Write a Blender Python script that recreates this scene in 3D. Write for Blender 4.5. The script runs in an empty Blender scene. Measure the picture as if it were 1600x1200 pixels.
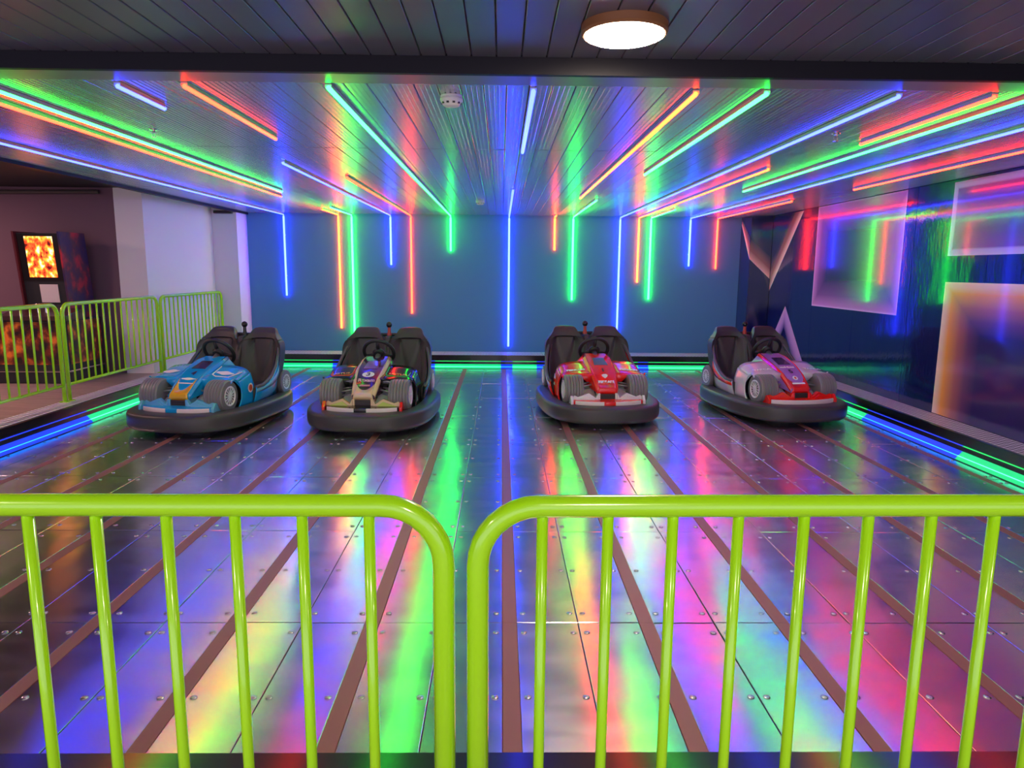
import bpy, bmesh, math, random
from mathutils import Vector, Matrix
random.seed(7)
scene = bpy.context.scene
col = scene.collection
PI = math.pi

# ------------------------------------------------------------------ camera
F_PX = 1100.0
pitch = math.atan(179 / F_PX)
yaw = math.atan(18 / F_PX * math.cos(pitch))
roll = math.radians(0.5)
fw = Vector((math.sin(yaw) * math.cos(pitch), math.cos(yaw) * math.cos(pitch), -math.sin(pitch)))
rt = Vector((math.cos(yaw), -math.sin(yaw), 0))
up = rt.cross(fw)
r2 = math.cos(roll) * rt + math.sin(roll) * up
u2 = -math.sin(roll) * rt + math.cos(roll) * up
cam_d = bpy.data.cameras.new('camera')
cam_d.sensor_width = 36.0
cam_d.lens = 36.0 * F_PX / 1600.0
cam_d.clip_start = 0.05
cam = bpy.data.objects.new('camera', cam_d)
M = Matrix((r2, u2, -fw)).transposed().to_4x4()
M.translation = Vector((0, 0, 1.7))
cam.matrix_world = M
col.objects.link(cam)
scene.camera = cam

# ------------------------------------------------------------------ world and exposure
w = bpy.data.worlds.new('lobby_ambient')
scene.world = w
w.use_nodes = True
bg = w.node_tree.nodes['Background']
bg.inputs['Color'].default_value = (0.80, 0.70, 0.95, 1)
bg.inputs['Strength'].default_value = 0.55
vs = scene.view_settings
vs.view_transform = 'Standard'
vs.look = 'None'
vs.gamma = 1
vs.use_curve_mapping = False
vs.exposure = 1.98
scene.cycles.max_bounces = 8
scene.cycles.glossy_bounces = 5
scene.cycles.sample_clamp_indirect = 6

# strength of the lights the place has
NEON = 7.0
LAMP = 34.0

# ------------------------------------------------------------------ materials
MATS = {}
def mat(name, color=(0.5, 0.5, 0.5), rough=0.5, metal=0.0, coat=0.0, spec=0.5, emit=None, estr=0.0, aniso=0.0):
    if name in MATS:
        return MATS[name]
    m = bpy.data.materials.new(name)
    m.use_nodes = True
    b = m.node_tree.nodes['Principled BSDF']
    b.inputs['Base Color'].default_value = (*color, 1)
    b.inputs['Roughness'].default_value = rough
    b.inputs['Metallic'].default_value = metal
    b.inputs['Coat Weight'].default_value = coat
    b.inputs['Coat Roughness'].default_value = 0.06
    b.inputs['Specular IOR Level'].default_value = spec
    b.inputs['Anisotropic'].default_value = aniso
    if emit:
        b.inputs['Emission Color'].default_value = (*emit, 1)
        b.inputs['Emission Strength'].default_value = estr
    MATS[name] = m
    return m

def nodes(m):
    return m.node_tree.nodes, m.node_tree.links, m.node_tree.nodes['Principled BSDF']

def add_bump(m, scale=(10, 10, 10), strength=0.2, dist=0.01, detail=3.0, coord='Object', chain=None, rough=0.5):
    N, L, b = nodes(m)
    tc = N.new('ShaderNodeTexCoord'); mp = N.new('ShaderNodeMapping'); nz = N.new('ShaderNodeTexNoise'); bp = N.new('ShaderNodeBump')
    mp.inputs['Scale'].default_value = scale
    nz.inputs['Scale'].default_value = 1.0
    nz.inputs['Detail'].default_value = detail
    nz.inputs['Roughness'].default_value = rough
    bp.inputs['Strength'].default_value = strength
    bp.inputs['Distance'].default_value = dist
    L.new(tc.outputs[coord], mp.inputs[0]); L.new(mp.outputs[0], nz.inputs['Vector']); L.new(nz.outputs[0], bp.inputs['Height'])
    if chain:
        L.new(chain.outputs[0], bp.inputs['Normal'])
    L.new(bp.outputs[0], b.inputs['Normal'])
    return bp

def geo_pos_bump(m, scale, strength, dist, detail=3.0, chain=None, rough=0.5):
    """noise bump in world position, so that neighbouring pieces differ"""
    N, L, b = nodes(m)
    g = N.new('ShaderNodeNewGeometry'); mp = N.new('ShaderNodeMapping'); nz = N.new('ShaderNodeTexNoise'); bp = N.new('ShaderNodeBump')
    mp.inputs['Scale'].default_value = scale
    nz.inputs['Scale'].default_value = 1.0
    nz.inputs['Detail'].default_value = detail
    nz.inputs['Roughness'].default_value = rough
    bp.inputs['Strength'].default_value = strength
    bp.inputs['Distance'].default_value = dist
    L.new(g.outputs['Position'], mp.inputs[0]); L.new(mp.outputs[0], nz.inputs['Vector']); L.new(nz.outputs[0], bp.inputs['Height'])
    if chain:
        L.new(chain.outputs[0], bp.inputs['Normal'])
    L.new(bp.outputs[0], b.inputs['Normal'])
    return bp

def color_noise(m, c1, c2, scale, detail=3.0, lo=0.35, hi=0.65, voronoi=False, to='Base Color'):
    N, L, b = nodes(m)
    g = N.new('ShaderNodeNewGeometry'); mp = N.new('ShaderNodeMapping')
    mp.inputs['Scale'].default_value = scale
    nz = N.new('ShaderNodeTexVoronoi' if voronoi else 'ShaderNodeTexNoise')
    nz.inputs['Scale'].default_value = 1.0
    if not voronoi:
        nz.inputs['Detail'].default_value = detail
    rp = N.new('ShaderNodeValToRGB')
    rp.color_ramp.elements[0].position = lo; rp.color_ramp.elements[0].color = (*c1, 1)
    rp.color_ramp.elements[1].position = hi; rp.color_ramp.elements[1].color = (*c2, 1)
    L.new(g.outputs['Position'], mp.inputs[0]); L.new(mp.outputs[0], nz.inputs['Vector'])
    L.new(nz.outputs[0], rp.inputs[0]); L.new(rp.outputs[0], b.inputs[to])
    return rp

# room
m_ceil = mat('ceiling_lacquer', (0.50, 0.50, 0.56), 0.26, 0.7, 0.0, 0.9)
geo_pos_bump(m_ceil, (14, 3, 1), 0.05, 0.006, 2)
m_ceil_dark = mat('ceiling_void', (0.02, 0.02, 0.025), 0.6)
m_ceil_lobby = mat('ceiling_lobby_lacquer', (0.20, 0.20, 0.27), 0.28, 0.5)
m_fascia = mat('ceiling_trim', (0.20, 0.20, 0.23), 0.30, spec=0.8)
m_fascia_dark = mat('ceiling_step', (0.010, 0.010, 0.016), 0.5, spec=0.2)
m_blue = mat('wall_blue_paint', (0.080, 0.265, 0.45), 0.55)
geo_pos_bump(m_blue, (60, 60, 60), 0.08, 0.004, 3)
m_white = mat('wall_white_paint', (0.78, 0.76, 0.78), 0.7)
m_maroon = mat('wall_plum_paint', (0.16, 0.085, 0.12), 0.7)
m_panel = mat('wall_gloss_panel', (0.006, 0.012, 0.085), 0.08, 0.0, 0.35, 0.6)
bp = geo_pos_bump(m_panel, (1.6, 3.0, 1.2), 0.25, 0.02, 2)
geo_pos_bump(m_panel, (10, 30, 12), 0.16, 0.008, 3, chain=bp)
m_plate = mat('floor_steel', (0.78, 0.76, 0.80), 0.22, 1.0, aniso=0.65)
m_strip = mat('floor_insulation', (0.30, 0.115, 0.11), 0.42)
m_rivet = mat('rivet_steel', (0.62, 0.60, 0.64), 0.22, 1.0)
m_black = mat('curb_black', (0.008, 0.008, 0.010), 0.18, spec=0.6)
m_tread = mat('tread_plate', (0.45, 0.42, 0.46), 0.45, 0.15)
m_beige = mat('lobby_floor', (0.36, 0.27, 0.22), 0.35)
color_noise(m_beige, (0.30, 0.22, 0.18), (0.42, 0.32, 0.27), (3, 14, 1), 4)
m_lime = mat('fence_lime_paint', (0.37, 0.84, 0.004), 0.22, 0.0, 0.5, 0.5)
m_dark = mat('dark_plastic', (0.02, 0.02, 0.022), 0.45)

# floor plates: long shallow waves, brushed across, slightly streaked
N, L, b = nodes(m_plate)
bp = geo_pos_bump(m_plate, (2.4, 0.8, 1), 0.25, 0.035, 1)
bp = geo_pos_bump(m_plate, (7, 2.0, 1), 0.06, 0.012, 1, chain=bp)
g = N.new('ShaderNodeNewGeometry'); mp = N.new('ShaderNodeMapping'); nz = N.new('ShaderNodeTexNoise'); mr = N.new('ShaderNodeMapRange')
mp.inputs['Scale'].default_value = (2.2, 7, 1); nz.inputs['Scale'].default_value = 1; nz.inputs['Detail'].default_value = 5
mr.inputs['From Min'].default_value = 0.3; mr.inputs['From Max'].default_value = 0.7
mr.inputs['To Min'].default_value = 0.17; mr.inputs['To Max'].default_value = 0.25
L.new(g.outputs['Position'], mp.inputs[0]); L.new(mp.outputs[0], nz.inputs['Vector']); L.new(nz.outputs[0], mr.inputs[0]); L.new(mr.outputs[0], b.inputs['Roughness'])
cb = N.new('ShaderNodeCombineXYZ'); cb.inputs[0].default_value = 1.0
L.new(cb.outputs[0], b.inputs['Tangent'])
b.inputs['Anisotropic'].default_value = 0.8
b.inputs['Anisotropic Rotation'].default_value = 0.25

# tread plate: rows of raised dashes
N, L, b = nodes(m_tread)
tc = N.new('ShaderNodeTexCoord'); br = N.new('ShaderNodeTexBrick'); bp = N.new('ShaderNodeBump')
br.inputs['Scale'].default_value = 1.0; br.inputs['Brick Width'].default_value = 0.055; br.inputs['Row Height'].default_value = 0.05
br.inputs['Mortar Size'].default_value = 0.011; br.inputs['Mortar Smooth'].default_value = 0.4
br.inputs['Color1'].default_value = (0.92, 0.88, 0.92, 1); br.inputs['Color2'].default_value = (0.85, 0.80, 0.85, 1); br.inputs['Mortar'].default_value = (0.22, 0.20, 0.22, 1)
L.new(tc.outputs['Object'], br.inputs['Vector']); L.new(br.outputs['Color'], b.inputs['Base Color'])
bp.invert = True; bp.inputs['Strength'].default_value = 0.5; bp.inputs['Distance'].default_value = 0.006
L.new(br.outputs['Fac'], bp.inputs['Height']); L.new(bp.outputs[0], b.inputs['Normal'])

NEON_COL = {'red': (1.0, 0.016, 0.006), 'orange': (1.0, 0.034, 0.006), 'green': (0.012, 1.0, 0.045), 'blue': (0.016, 0.026, 1.0)}
def neon_mat(c, k=1.0, tag='tube'):
    col_ = NEON_COL[c]
    return mat('neon_%s_%s' % (tag, c), (0.03, 0.03, 0.03), 0.4, emit=col_, estr=NEON * k)

# ------------------------------------------------------------------ mesh helpers
class MB:
    def __init__(self):
        self.v = []; self.f = []
    def quadbox(self, lo, hi):
        x0, y0, z0 = lo; x1, y1, z1 = hi
        n = len(self.v)
        self.v += [(x0, y0, z0), (x1, y0, z0), (x1, y1, z0), (x0, y1, z0), (x0, y0, z1), (x1, y0, z1), (x1, y1, z1), (x0, y1, z1)]
        self.f += [tuple(n + i for i in q) for q in ((3, 2, 1, 0), (4, 5, 6, 7), (0, 1, 5, 4), (1, 2, 6, 5), (2, 3, 7, 6), (3, 0, 4, 7))]
        return self
    def tube(self, path, r, n=8, closed=False, caps=True):
        P = [Vector(p) for p in path]
        k = len(P); base = len(self.v)
        tang = []
        for i in range(k):
            a = P[(i - 1) % k] if (closed or i > 0) else P[i]
            c = P[(i + 1) % k] if (closed or i < k - 1) else P[i]
            tang.append((c - a).normalized())
        ref = Vector((0, 0, 1)) if abs(tang[0].z) < 0.9 else Vector((1, 0, 0))
        nrm = (ref - tang[0] * ref.dot(tang[0])).normalized()
        for i in range(k):
            t = tang[i]
            nrm = (nrm - t * nrm.dot(t)).normalized()
            bn = t.cross(nrm)
            rr = r[i] if isinstance(r, (list, tuple)) else r
            for j in range(n):
                a = 2 * PI * j / n
                self.v.append(tuple(P[i] + (nrm * math.cos(a) + bn * math.sin(a)) * rr))
        segs = k if closed else k - 1
        for i in range(segs):
            for j in range(n):
                a = base + i * n + j; b_ = base + i * n + (j + 1) % n
                c = base + ((i + 1) % k) * n + (j + 1) % n; d = base + ((i + 1) % k) * n + j
                self.f.append((a, b_, c, d))
        if caps and not closed:
            self.f.append(tuple(base + j for j in reversed(range(n))))
            self.f.append(tuple(base + (k - 1) * n + j for j in range(n)))
        return self
    def rings(self, rings, closed_ring=True, cap0=True, cap1=True, closed_path=False):
        base = len(self.v); n = len(rings[0]); k = len(rings)
        for r in rings:
            self.v += [tuple(p) for p in r]
        for i in range(k if closed_path else k - 1):
            for j in range(n if closed_ring else n - 1):
                a = base + i * n + j; b_ = base + i * n + (j + 1) % n
                c = base + ((i + 1) % k) * n + (j + 1) % n; d = base + ((i + 1) % k) * n + j
                self.f.append((a, b_, c, d))
        if closed_ring and not closed_path:
            if cap0: self.f.append(tuple(base + j for j in reversed(range(n))))
            if cap1: self.f.append(tuple(base + (k - 1) * n + j for j in range(n)))
        return self
    def lathe(self, prof, axis='z', n=24, center=(0, 0, 0), cap=True):
        rings = []
        for (r, h) in prof:
            ring = []
            for j in range(n):
                a = 2 * PI * j / n
                c, s = r * math.cos(a), r * math.sin(a)
                p = {'z': (c, s, h), 'x': (h, c, s), 'y': (s, h, c)}[axis]
                ring.append((p[0] + center[0], p[1] + center[1], p[2] + center[2]))
            rings.append(ring)
        return self.rings(rings, True, cap, cap)
    def poly(self, pts, ext):
        """closed outline pts (3D), extruded by vector ext"""
        n = len(self.v); k = len(pts); e = Vector(ext)
        self.v += [tuple(p) for p in pts] + [tuple(Vector(p) + e) for p in pts]
        self.f.append(tuple(n + i for i in reversed(range(k))))
        self.f.append(tuple(n + k + i for i in range(k)))
        for i in range(k):
            j = (i + 1) % k
            self.f.append((n + i, n + j, n + k + j, n + k + i))
        return self
    def mesh(self, name):
        me = bpy.data.meshes.new(name)
        me.from_pydata(self.v, [], self.f)
        bm = bmesh.new(); bm.from_mesh(me)
        bmesh.ops.recalc_face_normals(bm, faces=bm.faces)
        bm.to_mesh(me); bm.free()
        return me
    def build(self, name, m, parent=None, smooth=False, bevel=0.0, seg=2, angle=35, subsurf=0, solid=0.0, loc=None):
        me = self.mesh(name)
        me.materials.append(m)
        o = bpy.data.objects.new(name, me)
        col.objects.link(o)
        if parent: o.parent = parent
        if loc: o.location = loc
        if smooth:
            for p in me.polygons: p.use_smooth = True
            if smooth != 'all':
                try: me.set_sharp_from_angle(angle=math.radians(angle))
                except Exception: pass
        if solid:
            s = o.modifiers.new('thick', 'SOLIDIFY'); s.thickness = solid; s.offset = -1
        if bevel:
            bv = o.modifiers.new('bevel', 'BEVEL'); bv.width = bevel; bv.segments = seg; bv.limit_method = 'ANGLE'; bv.angle_limit = math.radians(40)
        if subsurf:
            ss = o.modifiers.new('sub', 'SUBSURF'); ss.levels = subsurf; ss.render_levels = subsurf
        return o

def empty(name, loc=(0, 0, 0), rz=0.0, parent=None):
    o = bpy.data.objects.new(name, None)
    o.empty_display_size = 0.1
    col.objects.link(o)
    o.location = loc; o.rotation_euler = (0, 0, rz)
    if parent: o.parent = parent
    return o
def tag(o, label=None, cat=None, group=None, kind=None):
    if label: o['label'] = label
    if cat: o['category'] = cat
    if group: o['group'] = group
    if kind: o['kind'] = kind
    return o
def box(name, lo, hi, m, parent=None, bevel=0.0, **k):
    return MB().quadbox(lo, hi).build(name, m, parent, bevel=bevel, **k)
def struct(o, label=None, cat=None):
    return tag(o, label, cat, kind='structure')
def inst(name, me, parent, loc, rot=None):
    o = bpy.data.objects.new(name, me)
    col.objects.link(o); o.parent = parent; o.location = loc
    if rot: o.rotation_euler = rot
    return o
def lerp(xs, x):
    for (a, va), (b_, vb) in zip(xs, xs[1:]):
        if x <= b_:
            t = max(0.0, (x - a) / (b_ - a)); return va + (vb - va) * t
    return xs[-1][1]

# ------------------------------------------------------------------ room dimensions (metres)
FX0, FX1, FY0, FY1 = -4.465, 4.195, 1.985, 12.03     # driving floor
ZC = 2.635                                           # ceiling over the track
ZN = 2.705                                           # ceiling over the lobby side
YW = 12.65                                           # back wall
XR = 4.60                                            # right wall
ZK = 0.23                                            # curb height

# ------------------------------------------------------------------ floor
floor = struct(box('floor', (-4.6, 1.9, -0.12), (4.4, 12.3, -0.012), m_dark),
               'bumper car floor of riveted steel plates with maroon insulating strips', 'floor')
SP = 0.6675; X0S = 0.05; HW = 0.036
stripes = [X0S + SP * k for k in range(-6, 7)]
stripes = [s for s in stripes if FX0 + 0.05 < s < FX1 - 0.05]
seamsY = [FY0, 3.2] + [3.2 + 1.21 * k for k in range(1, 8)] + [FY1]
cols = []
edges = [FX0 - HW] + stripes + [FX1 + HW]
for a, c in zip(edges, edges[1:]):
    x0, x1 = a + HW, c - HW
    if x1 - x0 > 0.4:
        xm = (a + c) / 2
        cols += [(x0, xm - 0.0022), (xm + 0.0022, x1)]
    elif x1 - x0 > 0.05:
        cols.append((x0, x1))
plate_cache = {}
rivet_spots = []
for (x0, x1) in cols:
    for y0, y1 in zip(seamsY, seamsY[1:]):
        key = (round(x1 - x0, 3), round(y1 - y0, 3))
        if key not in plate_cache:
            hx, hy = key[0] / 2, key[1] / 2 - 0.0018
            mb = MB(); e = 0.0025
            ring = lambda d, z: [(-hx + d, -hy + d, z), (hx - d, -hy + d, z), (hx - d, hy - d, z), (-hx + d, hy - d, z)]
            mb.rings([ring(0, -0.012), ring(0, -0.0015), ring(e, 0.0)])
            me = mb.mesh('floor_plate'); me.materials.append(m_plate); plate_cache[key] = me
        inst('floor_plate', plate_cache[key], floor, ((x0 + x1) / 2, (y0 + y1) / 2, 0),
             (math.radians(random.gauss(0, 0.10)), math.radians(random.gauss(0, 0.14)), 0))
        ys = [y0 + 0.095, (y0 + y1) / 2, y1 - 0.095] if y1 - y0 > 0.7 else [(y0 + y1) / 2]
        for yy in ys:
            for xx in (x0 + 0.03, x1 - 0.03):
                rivet_spots.append((xx, yy))
for s in stripes:
    mb = MB()
    for y0, y1 in zip(seamsY, seamsY[1:]):
        mb.quadbox((s - HW + 0.002, y0 + 0.001, -0.012), (s + HW - 0.002, y1 - 0.001, 0.0008))
    mb.build('insulating_strip', m_strip, floor)
rm = MB().lathe([(0.0155, 0.0), (0.0150, 0.0022), (0.010, 0.0042), (0.003, 0.005)], n=10).mesh('rivet')
rm.materials.append(m_rivet)
for p in rm.polygons: p.use_smooth = True
rivet_spots.sort(key=lambda p: math.hypot(p[0] * 0.8, p[1]))
vis = [p for p in rivet_spots if abs(p[0]) < 0.76 * p[1] + 0.2]
for (x, y) in vis[:300]:
    inst('rivet', rm, floor, (x, y, 0.0005))
mb = MB()
for (x, y) in vis[300:]:
    mb.lathe([(0.0155, 0.0005), (0.0150, 0.0027), (0.009, 0.005)], n=6, center=(x, y, 0))
o = mb.build('far_rivets', m_rivet, floor, smooth='all'); o['kind'] = 'stuff'

# ------------------------------------------------------------------ curbs with LED channels
led_band_k = {'green': 0.34, 'blue': 0.30}
def led_mats(c):
    return (mat('led_band_' + c, (0.02, 0.02, 0.02), 0.5, emit={'green': (0.0, 1.0, 0.30), 'blue': (0.0, 0.035, 1.0)}[c], estr={'green': 0.22, 'blue': 0.34}[c]),
            mat('led_line_' + c, (0.1, 0.1, 0.1), 0.25, emit={'green': (0.12, 1.0, 0.55), 'blue': (0.01, 0.40, 1.0)}[c], estr=0.55),
            mat('led_edge_' + c, (0.1, 0.1, 0.1), 0.25, emit={'green': (0.0, 0.8, 0.12), 'blue': (0.0, 0.03, 1.0)}[c], estr=0.3))
def curb(name, origin, ang, length, depth, segs, label):
    """local x runs along the track edge, local y away from the track"""
    root = empty(name, origin, ang)
    struct(root, label, 'curb')
    # face profile: sloped LED band, recess, overhanging lip
    MB().poly([(0, 0.085, 0.0), (0, 0.085, 0.16), (0, 0.07, 0.165), (0, 0.07, ZK - 0.004), (0, depth, ZK - 0.004), (0, depth, 0)], (length, 0, 0)).build('curb_body', m_black, root)
    MB().quadbox((0, 0.0, 0), (length, 0.085, 0.006)).build('led_tray', m_black, root)
    nx = max(1, int(length / 1.5)); st = length / nx
    for i in range(nx):
        MB().quadbox((i * st + 0.003, 0.10, ZK - 0.006), ((i + 1) * st - 0.003, depth - 0.004, ZK)).build('tread_plate', m_tread, root)
    for (a, c, colr) in segs:
        mbd, mln, med = led_mats(colr)
        MB().poly([(a, 0.012, 0.006), (a, 0.075, 0.075), (a, 0.08, 0.075), (a, 0.02, 0.004)], (c - a, 0, 0)).build('led_strip', mbd, root)
        MB().tube([(a, 0.035, 0.036), (c, 0.035, 0.036)], 0.0045, 6).build('led_line', mln, root)
        MB().tube([(a, 0.078, 0.125), (c, 0.078, 0.125)], 0.006, 6).build('led_edge', med, root)
    return root
# right: runs from far to near (local x = -Y world, local y = +X)
Lr = FY1 - 1.9
curb('trim_1', (FX1, FY1, 0), -PI / 2, Lr, XR - FX1, [(0, FY1 - 7.98, 'green'), (FY1 - 7.98, FY1 - 6.26, 'blue'), (FY1 - 6.26, Lr, 'green')],
     'black curb along right wall with blue and green LED strip')
curb('trim_2', (FX0, 1.9, 0), PI / 2, Lr, 0.34, [(0, 7.64 - 1.9, 'blue'), (7.64 - 1.9, Lr, 'green')],
     'black curb along left fence with blue and green LED strip')
xb = lambda x: x - FX0
curb('trim_3', (FX0, FY1, 0), 0, FX1 - FX0, YW - FY1,
     [(0.1, xb(-2.9), 'green'), (xb(-2.9), xb(-2.66), 'blue'), (xb(-2.66), xb(-1.42), 'green'), (xb(-1.42), xb(-1.14), 'blue'), (xb(-1.14), xb(0.0), 'green'),
      (xb(0.0), xb(0.2), 'blue'), (xb(0.2), xb(0.62), 'green'), (xb(0.62), xb(0.80), 'blue'), (xb(0.8), xb(2.38), 'green'), (xb(2.38), xb(2.56), 'blue'), (xb(2.56), xb(4.1), 'green')],
     'black curb along back wall with mostly green LED strip')
nc = empty('trim_4', (0, 0, 0)); struct(nc, 'black glossy curb under the near lime railing', 'curb')
m_lid = mat('near_curb_lid', (0.10, 0.10, 0.11), 0.16, 0.85)
MB().quadbox((-5.2, 1.55, -0.1), (5.0, 1.96, ZK)).build('curb_lid', m_lid, nc)
MB().quadbox((-5.2, -3.2, -0.1), (5.0, 1.545, ZK)).build('platform', m_beige, nc)

# ------------------------------------------------------------------ walls
wb = struct(box('wall_back', (-4.9, YW, -0.1), (XR + 0.15, YW + 0.15, 3.0), m_blue), 'matte navy blue back wall behind the neon lines', 'wall')
wr = struct(box('wall_right', (XR + 0.02, -3.2, -0.1), (XR + 0.17, YW, 3.0), m_dark), 'glossy dark blue panelled right wall with printed frames', 'wall')
py = [3.0, 4.23, 5.46, 6.70, 7.94, 9.18, 10.42, 11.30, 12.135]
for a, c in zip(py, py[1:]):
    o = MB().quadbox((XR, a + 0.003, 0.0), (XR + 0.03, c - 0.003, 2.95)).build('wall_panel', m_panel, wr, bevel=0.0)
# boxed corner column
wc = empty('trim_5', (4.4, 12.4, 0)); struct(wc, 'glossy dark blue boxed column in the back right corner', 'column')
MB().quadbox((-0.15, -0.26, 0.0), (0.198, -0.24, 2.64)).build('column_panel', m_panel, wc)
MB().quadbox((-0.17, -0.26, 0.0), (-0.152, 0.25, 2.64)).build('column_panel', m_panel, wc)
MB().quadbox((-0.15, -0.235, 0.0), (0.198, 0.25, 2.64)).build('column_core', m_dark, wc)

# prints on the right wall: bands of ink from a pale edge to the panel blue
def print_mat():
    if 'wall_print' in MATS: return MATS['wall_print']
    m = mat('wall_print', (0.5, 0.5, 0.5), 0.16, 0.0, 0.5, 0.7)
    N, L, b = nodes(m)
    at = N.new('ShaderNodeAttribute'); at.attribute_name = 'ink'
    L.new(at.outputs['Color'], b.inputs['Base Color'])
    return m
INK0 = (0.008, 0.018, 0.075)
def printed(name, bands, parent, push):
    """bands: list of (p0,p1,q1,q0, [(t,color)...]) quads from outer edge p to inner edge q"""
    verts, faces, cols_ = [], [], []
    pv = Vector(push)
    for (p0, p1, q1, q0, ramp) in bands:
        p0, p1, q0, q1 = map(Vector, (p0, p1, q0, q1))
        base = len(verts)
        for (t, c) in ramp:
            verts.append(tuple(p0.lerp(q0, t) + pv)); cols_.append(c)
            verts.append(tuple(p1.lerp(q1, t) + pv)); cols_.append(c)
        for i in range(len(ramp) - 1):
            faces.append((base + 2 * i, base + 2 * i + 1, base + 2 * i + 3, base + 2 * i + 2))
    me = bpy.data.meshes.new(name); me.from_pydata(verts, [], faces)
    ca = me.color_attributes.new('ink', 'FLOAT_COLOR', 'POINT')
    for i, c in enumerate(cols_): ca.data[i].color = (*c, 1)
    me.materials.append(print_mat())
    o = bpy.data.objects.new(name, me); col.objects.link(o); o.parent = parent
    return o
def W(y, z): return (XR, y, z)
push = (-0.002, 0, 0)
CREAM, ORG, PINK, LIL, PUR = (1.0, 0.74, 0.54), (0.95, 0.38, 0.08), (0.80, 0.30, 0.55), (0.50, 0.45, 0.85), (0.16, 0.05, 0.34)
rO = [(0, CREAM), (0.10, (0.95, 0.62, 0.40)), (0.22, ORG), (0.5, (0.45, 0.14, 0.14)), (0.75, (0.15, 0.05, 0.15)), (1, (0.035, 0.02, 0.12))]
IN = (0.035, 0.02, 0.12)
yo, zo0, zo1 = 7.30, 0.235, 1.61
printed('printed_square', [
    (W(yo, zo1), W(yo, zo0), W(yo - 0.62, zo0), W(yo - 0.62, zo1 - 0.5), rO),
    (W(yo, zo1), W(4.9, zo1), W(4.9 + 0.5, zo1 - 0.5), W(yo - 0.62, zo1 - 0.5), rO),
    (W(yo - 0.62, zo1 - 0.5), W(5.4, zo1 - 0.5), W(5.4, zo0), W(yo - 0.62, zo0), [(0, IN), (1, IN)]),
    (W(4.9, zo1), W(4.9, zo0), W(5.4, zo0), W(5.4, zo1 - 0.5), rO)], wr, push)['label'] = 'orange square print fading to dark inside'
PI_ = (0.03, 0.015, 0.09)
rP = [(0, (0.95, 0.58, 0.90)), (0.07, (0.72, 0.28, 0.58)), (0.40, (0.28, 0.09, 0.30)), (1, PI_)]
def frame_print(name, y0, y1, z0, z1, wid, ramp, inside, label):
    a, b_, c, d = (y0, z1), (y1, z1), (y1, z0), (y0, z0)
    i = [(y0 - wid, z1 - wid), (y1 + wid, z1 - wid), (y1 + wid, z0 + wid), (y0 - wid, z0 + wid)]
    o_ = [a, b_, c, d]
    bands = []
    for k in range(4):
        k2 = (k + 1) % 4
        bands.append((W(*o_[k]), W(*o_[k2]), W(*i[k2]), W(*i[k]), ramp))
    bands.append((W(*i[0]), W(*i[1]), W(*i[2]), W(*i[3]), [(0, inside), (1, inside)]))
    printed(name, bands, wr, push)['label'] = label
frame_print('printed_frame', 10.42, 8.15, 1.21, 2.63, 0.42, rP, PI_, 'pink purple square print')
rB = [(0, (0.55, 0.55, 0.85)), (0.22, (0.45, 0.40, 0.80)), (0.30, (0.16, 0.06, 0.36)), (1, (0.07, 0.03, 0.20))]
frame_print('printed_frame', 7.31, 4.6, 1.875, 2.61, 0.25, rB, (0.07, 0.03, 0.20), 'pale lilac outlined rectangle print')
# triangle
rT = [(0, (0.75, 0.38, 0.62)), (0.45, (0.60, 0.28, 0.55)), (1, (0.03, 0.03, 0.14))]
printed('printed_triangle', [
    (W(11.39, 1.155), W(12.10, 0.30), W(11.75, 0.30), W(11.39, 0.80), rT),
    (W(11.39, 1.155), W(10.55, 0.30), W(10.95, 0.30), W(11.39, 0.80), rT)], wr, push)['label'] = 'pink triangle print'
# chevron: folds over the corner column
rV = [(0, (0.98, 0.78, 0.60)), (0.12, (0.90, 0.55, 0.38)), (0.45, (0.34, 0.13, 0.10)), (1, INK0)]
printed('printed_chevron', [(W(12.13, 1.37), W(10.93, 2.62), W(11.35, 2.62), W(12.13, 1.80), rV)], wr, push)['label'] = 'orange chevron print'
wcl = lambda x, y, z: (x - 4.4, y - 12.4, z)
printed('printed_chevron', [
    (wcl(4.228, 12.72 - 0.1, 2.5), wcl(4.228, 12.145, 1.91), wcl(4.228, 12.145, 2.25), wcl(4.228, 12.62, 2.62), rV),
    (wcl(4.23, 12.138, 1.91), wcl(4.595, 12.138, 1.58), wcl(4.595, 12.138, 1.95), wcl(4.23, 12.138, 2.25), rV)], wc, (-0.001, -0.001, 0))['label'] = 'orange chevron print'

# left side: white pillar wall, plum lobby wall
wl = struct(MB().poly([(-5.24, 9.85, -0.1), (-4.86, 9.85, -0.1), (-4.86, 12.16, -0.1), (-4.45, 12.16, -0.1), (-4.45, YW, -0.1), (-5.24, YW, -0.1)], (0, 0, 3.2)).build('wall_left', m_white),
            'white painted wall and pillar behind the left railing', 'wall')
wd = struct(box('wall_lobby', (-10.5, 9.86, -0.1), (-5.245, 10.0, 3.1), m_maroon), 'plum painted wall behind the arcade machine', 'wall')
wll = struct(box('wall_far_left', (-10.6, -3.2, -0.1), (-10.5, 9.86, 3.1), m_maroon), 'plum painted far left lobby wall', 'wall')
lf = struct(box('floor_lobby', (-10.5, -3.2, -0.1), (FX0 - 0.345, 9.86, ZK - 0.012), m_beige), 'beige lobby floor left of the railing', 'floor')

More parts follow.
